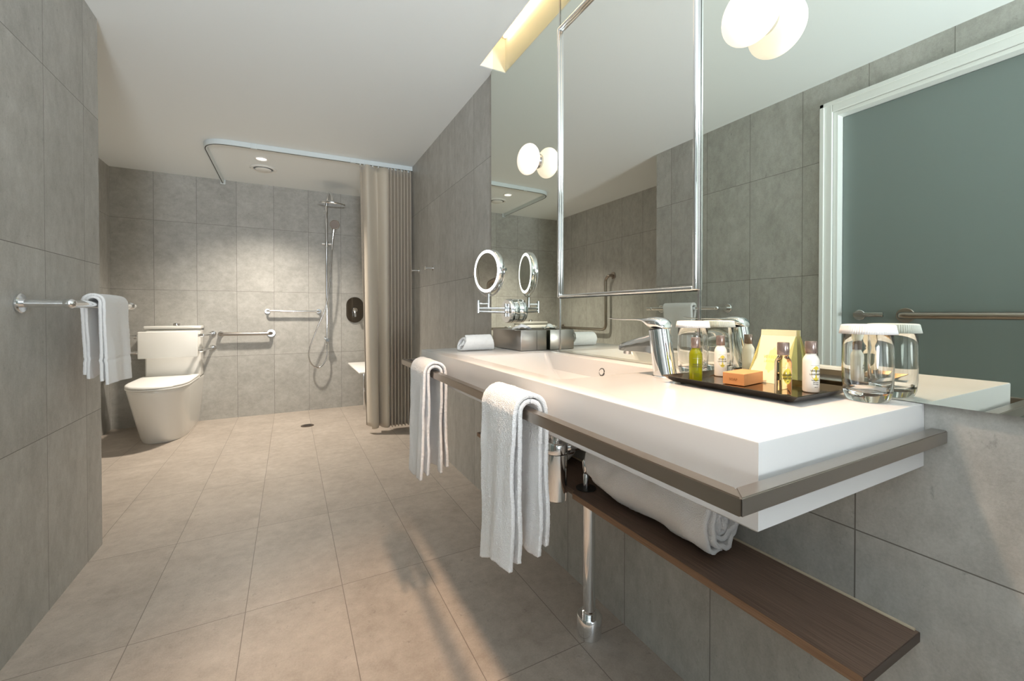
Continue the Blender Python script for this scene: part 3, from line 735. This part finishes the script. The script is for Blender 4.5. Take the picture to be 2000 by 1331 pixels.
# gable gift bag
t = thing('gift_bag', (.875, .515, IZ), 'cream and yellow folded paper gift bag at the back of the tray', 'bag')
bm = bmesh.new()
y0, y1 = .474, .556; xf, xb, xr = .853, .893, .898; zt = IZ+.106
v = [bm.verts.new(p) for p in ((xf, y0, IZ), (xf, y1, IZ), (xb, y1, IZ), (xb, y0, IZ), (xr-.002, y0+.006, zt-.012), (xr-.002, y1-.006, zt-.012), (xr+.002, y1-.006, zt-.012), (xr+.002, y0+.006, zt-.012), (xr-.001, y0+.006, zt), (xr-.001, y1-.006, zt), (xr+.001, y1-.006, zt), (xr+.001, y0+.006, zt))]
m_in0 = bm.verts.new(((xf+xb)/2, y0+.010, IZ+.055)); m_in1 = bm.verts.new(((xf+xb)/2, y1-.010, IZ+.055))
bm.faces.new((v[0], v[1], v[5], v[4])); bm.faces.new((v[3], v[7], v[6], v[2])); bm.faces.new((v[0], v[3], v[2], v[1]))
for q in ((v[0], v[4], m_in0), (v[3], m_in0, v[7]), (v[0], m_in0, v[3]), (v[4], v[7], m_in0), (v[1], m_in1, v[5]), (v[2], v[6], m_in1), (v[1], v[2], m_in1), (v[5], m_in1, v[6])):
    f = bm.faces.new(q); f.material_index = 1
bm.faces.new((v[4], v[5], v[9], v[8])); bm.faces.new((v[7], v[11], v[10], v[6])); bm.faces.new((v[8], v[9], v[10], v[11])); bm.faces.new((v[4], v[8], v[11], v[7])); bm.faces.new((v[5], v[6], v[10], v[9]))
part('paper', bm, [M_bag, M_bags], t, False)
def bf(a, b):
    q = b/.094; return (lerp(xf, xr-.002, q)-.0005, .514-a, IZ+b)
bm = bmesh.new()
for s, size, vv in (('VERBENA', .0085, .048), ('LAVENDER', .0060, .040)): text_bm(s, size, lambda a, b, vv=vv: bf(a, b+vv), bm=bm)
finish_flat('label_print', bm, M_inky, t, tuple(t.location))
bm = bmesh.new(); c = bm.verts.new(bf(0, .045)); 
lf = [bm.verts.new(tuple(Vector(bf(.010*math.cos(a)*(1+.12*math.cos(8*a)), .045+.024*math.sin(a)*(1+.08*math.cos(8*a))))+Vector((.0002, 0, 0)))) for a in [2*PI*k/40 for k in range(40)]]
for k in range(40): bm.faces.new((c, lf[k], lf[(k+1) % 40]))
finish_flat('label_mark', bm, mat('bag_mark', S((238, 226, 150)), .6), t, tuple(t.location))
bm = bmesh.new(); text_bm('toiletries', .005, lambda a, b: bf(a, b+.080), bm=bm); bm.free()

# tumblers with paper lids
def tumbler(x, y, label):
    t = thing('glass_tumbler', (x, y, CZ), label, 'glass', 'paper-capped tumblers on the counter')
    z = CZ+.0006
    outer = [(0, 0), (.026, 0), (.0295, .003), (.0325, .012), (.0340, .03), (.0345, .057), (.0337, .090), (.0327, .122), (.0320, .123)]
    inner = [(.0313, .122), (.0323, .090), (.0330, .055), (.0322, .03), (.0300, .019), (.024, .0155), (0, .0145)]
    part('glass_body', LT(outer+inner, (x, y, z), n=64), M_glass, t)
    n = 144; bm = bmesh.new(); R_ = []
    for r, h, pl in ((0, .1275, 0), (.030, .1275, 0), (.0345, .127, .0), (.0355, .1255, .0004), (.0365, .119, .0007), (.0378, .1115, .0010)):
        if r == 0: R_.append([bm.verts.new((x, y, z+h))]); continue
        R_.append([bm.verts.new((x+(r+pl*(1 if k % 2 else -1))*math.cos(2*PI*k/n), y+(r+pl*(1 if k % 2 else -1))*math.sin(2*PI*k/n), z+h)) for k in range(n)])
    for k in range(n): bm.faces.new((R_[0][0], R_[1][k], R_[1][(k+1) % n]))
    for a, b in zip(R_[1:], R_[2:]):
        for k in range(n): bm.faces.new((a[k], a[(k+1) % n], b[(k+1) % n], b[k]))
    o = part('paper_lid', bm, M_paper, t, True, angle=20, label='white pleated paper lid'); o.modifiers.new('s', 'SOLIDIFY').thickness = .0005
tumbler(.8595, .3467, 'glass tumbler with white paper lid at the right end of the counter')
tumbler(.858, .6930, 'glass tumbler with white paper lid between the tap and the tray')

# ------------------------------------------------------------------ left wall towel rail + towel
t = thing('wall_towel_rail', (XL, 2.04, .999), 'round chrome towel rail on the left wall', 'towel rail')
bxr = -.590; z = .999
part('bar', T(fillet([(bxr, 1.756, z), (bxr, 2.345, z)], .01), .0125), M_chrome, t)
for y in (1.756, 2.305):
    part('post', T([(XL+.001, y, z), (bxr, y, z)], .0125), M_chrome, t)
    part('flange', C((XL+.0005, y, z), (XL+.010, y, z), .029, bev=.003), M_chrome, t)
    part('end_cap', LT([(0, -.017), (.009, -.015), (.0145, -.008), (.015, 0), (.0145, .008), (.009, .015), (0, .017)], (bxr, y, z), (1, 0, 0), 24), M_chrome, t)
def mirror_x_towel():
    # built with the room side as "front"
    o = draped('hand_towel', 'white hand towel with woven band hanging on the left wall rail', -bxr-.0125, -bxr+.0125, z+.0125, 2.05, .118, .742, .746, .012, .006, .004, M_towel2, 1.0, slide=-.03, hem=.004, gap=.0065, band=True, thick=.0085, wave=.003, lgap=.0085)
    for v in o.data.vertices: v.co.x *= -1
    o.data.flip_normals(); o.location.x *= -1
mirror_x_towel()

# ------------------------------------------------------------------ toilet
tx = -.868
t = thing('toilet', (tx, 4.2, 0), 'white close-coupled toilet with closed lid against the back wall', 'toilet')
def outline(hw, yf, yb, z, n=44, p=2.25):
    """D shape: front half super-ellipse, straight sides to the back"""
    ym = yf+min(.30, (yb-yf)*.5); pts = []
    pts.append((tx+hw, yb, z)); 
    for k in range(1, 6): pts.append((tx+hw, yb+(ym-yb)*k/6, z))
    for k in range(n+1):
        a = PI*k/n; c, s_ = math.cos(a), math.sin(a)
        pts.append((tx+hw*abs(c)**(2/p)*(1 if c > 0 else -1), ym-(ym-yf)*abs(s_)**(2/p), z))
    for k in range(5, 0, -1): pts.append((tx-hw, yb+(ym-yb)*k/6, z))
    pts.append((tx-hw, yb, z)); return pts
def loft(loops, cap0=True, cap1=True):
    bm = bmesh.new(); L = [[bm.verts.new(p) for p in lp] for lp in loops]; n = len(L[0])
    for a, b in zip(L, L[1:]):
        for k in range(n): bm.faces.new((a[k], a[(k+1) % n], b[(k+1) % n], b[k]))
    if cap0: bm.faces.new(L[0][::-1])
    if cap1: bm.faces.new(L[-1])
    return bm
lps = []
for q, z in ((0, .001), (.03, .012), (.12, .05), (.3, .13), (.5, .21), (.7, .29), (.88, .36), (.97, .395), (1.0, .412)):
    hw = lerp(.145, .186, q**.8); yf = lerp(3.985, 3.79, q**.9)
    lps.append(outline(hw, yf, YB-.002, z))
lps.append(outline(.184, 3.792, YB-.002, .418)); 
part('pan', loft(lps), M_cer, t, angle=50)
part('seat', loft([outline(.186, 3.782, 4.42, .4205), outline(.190, 3.776, 4.42, .424), outline(.190, 3.776, 4.42, .432), outline(.187, 3.780, 4.42, .435)]), M_plast, t, angle=30)
part('lid', loft([outline(.187, 3.780, 4.41, .4365), outline(.190, 3.776, 4.41, .440), outline(.189, 3.778, 4.41, .449), outline(.182, 3.788, 4.40, .455), outline(.165, 3.808, 4.385, .456)]), M_plast, t, angle=60)
for s in (-1, 1): part('hinge', C((tx+s*.075-.02, 4.425, .434), (tx+s*.075+.02, 4.425, .434), .010, bev=.002), M_plast, t)
part('cistern', B(tx-.188, tx+.188, 4.475, YB-.002, .419, .832, .018, 4), M_cer, t, angle=60)
cl_ = part('cistern_lid', B(tx-.194, tx+.194, 4.468, YB-.002, .834, .862, .008, 3), M_cer, t, angle=60)
part('flush_button', LT([(0, .022), (.020, .022), (.024, .018), (.024, .003), (.03, 0)], (tx+.01, 4.555, .862), n=32), M_chrome2, t, parent=cl_)
# backrest
t = thing('padded_support_rail', (tx, 4.33, .70), 'white padded toilet backrest panel on chrome bars in front of the cistern', 'back support')
bm = B(-1.058, -.672, 4.295, 4.315, .607, .822, .008, 3)
part('pad', bm, M_plast, t, angle=60)
for zz in (.782, .655):
    part('support_bar', T(fillet([(-1.22, YB-.002, zz-(.005 if zz > .7 else 0)), (-1.15, 4.345, zz), (-.66, 4.345, zz), (-.615, YB-.002, zz)], .04), .011), M_chrome, t)
    for x in (-1.22, -.615): part('wall_flange', C((x, YB-.001, zz), (x, YB-.010, zz), .026, bev=.002), M_chrome, t)
    for x in (-1.080, -.652): part('clamp', C((x-.012, 4.345, zz), (x+.012, 4.345, zz), .0155, bev=.002), M_chrome, t)
for x in (-1.0, -.73): part('pad_bracket', B(x-.012, x+.012, 4.315, 4.335, .64, .80, .002), M_chrome, t)
# short grab rail right of the toilet
t = thing('grab_rail', (-.33, YB, .775), 'short horizontal steel grab rail on the back wall right of the toilet', 'grab rail')
part('rail', T(fillet([(-.555, YB-.002, .779), (-.555, YB-.062, .779), (-.155, YB-.062, .777), (-.155, YB-.002, .777)], .03), .0155), M_steel2, t)
for x in (-.555, -.155): part('wall_flange', C((x, YB-.001, .778), (x, YB-.010, .778), .024 if x < -.3 else .036, bev=.002), M_chrome, t)
# L shaped grab rail on the shower-left wall
t = thing('grab_rail', (XR, 4.0, .79), 'L-shaped steel grab rail beside the toilet, seen in the mirror', 'grab rail')
gx = XR+.06
part('rail', T(fillet([(XR+.002, 3.545, 1.375), (gx, 3.545, 1.375), (gx, 3.60, 1.34), (gx, 3.60, .785), (gx, 4.49, .785), (XR+.002, 4.49, .785)], .07), .016), M_steel, t)
for y, zz in ((3.545, 1.375), (4.49, .785)): part('wall_flange', C((XR+.001, y, zz), (XR+.010, y, zz), .038, bev=.002), M_steel, t)

# ------------------------------------------------------------------ shower
yr = YB-.055; rx = .333
t = thing('shower_rail_set', (rx, YB, 1.2), 'chrome shower column with round overhead rose and hand shower', 'shower')
part('riser_pipe', T([(rx, yr, .62), (rx, yr, 2.05)], .0135), M_chrome, t)
arm = [(rx, yr, 2.05)]+[(rx+.03*k/8, yr-.30*k/8*.92, 2.05+.085*math.sin(PI*k/8*.93)) for k in range(1, 9)]
part('overhead_arm', T(arm+[(rx+.03, yr-.28, 2.03)], .011), M_chrome, t)
part('overhead_rose', LT([(0, .034), (.015, .034), (.022, .022), (.08, .016), (.112, .010), (.118, .004), (.118, -.004), (.114, -.008), (0, -.009)], (rx+.03, yr-.28, 1.998), (0.02, -.10, 1), 56), M_chrome, t)
for zz in (1.99, .72):
    part('wall_bracket', T([(rx, YB-.002, zz), (rx, yr, zz)], .010), M_chrome, t); part('bracket_flange', C((rx, YB-.001, zz), (rx, YB-.009, zz), .022, bev=.002), M_chrome, t)
part('slider', C((rx, yr, 1.635), (rx, yr, 1.685), .022, bev=.003), M_chrome, t); part('slider_knob', C((rx-.045, yr, 1.66), (rx+.045, yr-.01, 1.66), .011, bev=.002), M_chrome, t)
hh = [(rx+.045, yr-.03, 1.60), (rx+.052, yr-.045, 1.70), (rx+.062, yr-.06, 1.80)]
part('hand_shower_handle', T(hh, [.010, .012, .014]), M_chrome, t)
hc = Vector((rx+.068, yr-.085, 1.845))
hs_ = part('hand_shower_head', LT([(0, .0), (.044, .0), (.048, -.006), (.046, -.014), (.03, -.026), (0, -.03)], hc, (0.05, -1, -.28), 40), [M_chrome], t)
part('hand_shower_face', LT([(0, .0015), (.040, .0015), (.041, 0), (0, 0)], hc, (0.05, -1, -.28), 40), mat('spray_face', S((150, 140, 134)), .5), t, label='grey spray face', parent=hs_)
hose = []
kp = [(rx+.045, yr-.03, 1.60), (rx+.03, yr-.05, 1.35), (rx-.01, yr-.055, 1.05), (rx-.10, yr-.05, .80), (rx-.165, yr-.045, .60), (rx-.15, yr-.04, .48), (rx-.08, yr-.035, .43), (rx-.015, yr-.02, .50), (rx, yr, .60)]
for i in range(len(kp)-1):
    p0, p1, p2, p3 = [Vector(kp[max(0, min(len(kp)-1, i+d))]) for d in (-1, 0, 1, 2)]
    for k in range(8):
        u = k/8; hose.append(.5*((2*p1)+(-p0+p2)*u+(2*p0-5*p1+4*p2-p3)*u*u+(-p0+3*p1-3*p2+p3)*u**3))
hose.append(Vector(kp[-1]))
part('hose', T(hose, .0065, 12), M_chrome2, t)
part('diverter', C((rx, yr, .60), (rx, yr, .66), .017, bev=.003), M_chrome, t); part('diverter_knob', C((rx, yr, .70), (rx, yr-.045, .70), .020, bev=.004), M_chrome, t)
t = thing('shower_grab_rail', (.04, YB, .987), 'slim chrome rail on the back wall left of the shower column', 'grab rail')
part('rail', T(fillet([(-.185, YB-.002, .99), (-.185, YB-.05, .99), (.26, YB-.05, .985), (.26, YB-.002, .985)], .02), .0095), M_chrome, t)
for x in (-.185, .26): part('wall_flange', C((x, YB-.001, .987), (x, YB-.012, .987), .023, bev=.002), M_chrome, t)
t = thing('shower_mixer', (.603, YB, 1.002), 'oval dark chrome shower mixer plate with lever, beside the curtain', 'tap')
def stadium(hw, hh_, n=20):
    pts = []
    for k in range(n+1): a = PI*k/n; pts.append((hw*math.cos(a), hh_-hw+hw*math.sin(a)))
    for k in range(n+1): a = PI+PI*k/n; pts.append((hw*math.cos(a), -hh_+hw+hw*math.sin(a)))
    return pts
bm = prism(bmesh.new(), stadium(.084, .133), 0, .012, frame=lambda u, v, w_: (.603+u, YB-.001-w_, 1.002+v)); part('plate', bm, mat('dark_chrome', (.22, .22, .22), .08, 1), t, angle=30)
part('knob', C((.603, YB-.012, 1.0), (.603, YB-.045, 1.0), .028, .024, bev=.003), M_chrome, t)
part('lever', sweep(bmesh.new(), [(.603, YB-.045, 1.0), (.595, YB-.06, .985), (.600, YB-.075, .93)], [(.014, .008), (.012, .007), (.009, .005)], 16), M_chrome, t)
t = thing('floor_drain', (.132, 4.02, 0), 'small dark round drain in the shower floor', 'drain')
part('grate', LT([(0, .003), (.048, .003), (.052, .001), (.052, 0), (0, 0)], (.132, 4.02, 0), n=36), mat('drain_metal', S((96, 84, 74)), .4, .7), t)
bm = bmesh.new()
for k in range(-2, 3): box(bm, .132-.035+abs(k)*.006, .132+.035-abs(k)*.006, 4.02+k*.015-.003, 4.02+k*.015+.003, .003, .0034)
part('slots', bm, M_dark, t, False)
# fold-down seat
t = thing('shower_bench', (WALL, 4.25, .47), 'white fold-down shower seat on the right wall, half behind the curtain', 'bench')
part('seat_board', B(.515, .895, 3.72, 4.50, .455, .472, .007, 3), M_plast, t, angle=60)
for y in (4.07, 4.42):
    part('leg', B(.650, .672, y-.011, y+.011, .0015, .455, .002), M_chrome, t); part('side_bracket', B(.65, WALL-.001, y-.009, y+.009, .437, .4548, .002), M_chrome, t)
part('wall_plate', B(WALL-.02, WALL-.001, 3.75, 4.48, .43, .472, .002), M_chrome, t)
# robe hooks
for y, z, lb in ((2.93, 1.289, 'chrome peg hook on the right wall, nearer the mirror'), (3.306, 1.305, 'chrome peg hook on the right wall, next to the curtain')):
    t = thing('robe_hook', (WALL, y, z), lb, 'hook', 'peg hooks on the right wall')
    part('backplate', C((WALL-.0005, y, z), (WALL-.007, y, z), .017, bev=.001), M_chrome, t)
    part('peg', C((WALL-.006, y, z), (WALL-.058, y, z), .0065), M_chrome, t); part('peg_head', C((WALL-.056, y, z), (WALL-.064, y, z), .014, bev=.001), M_chrome, t)
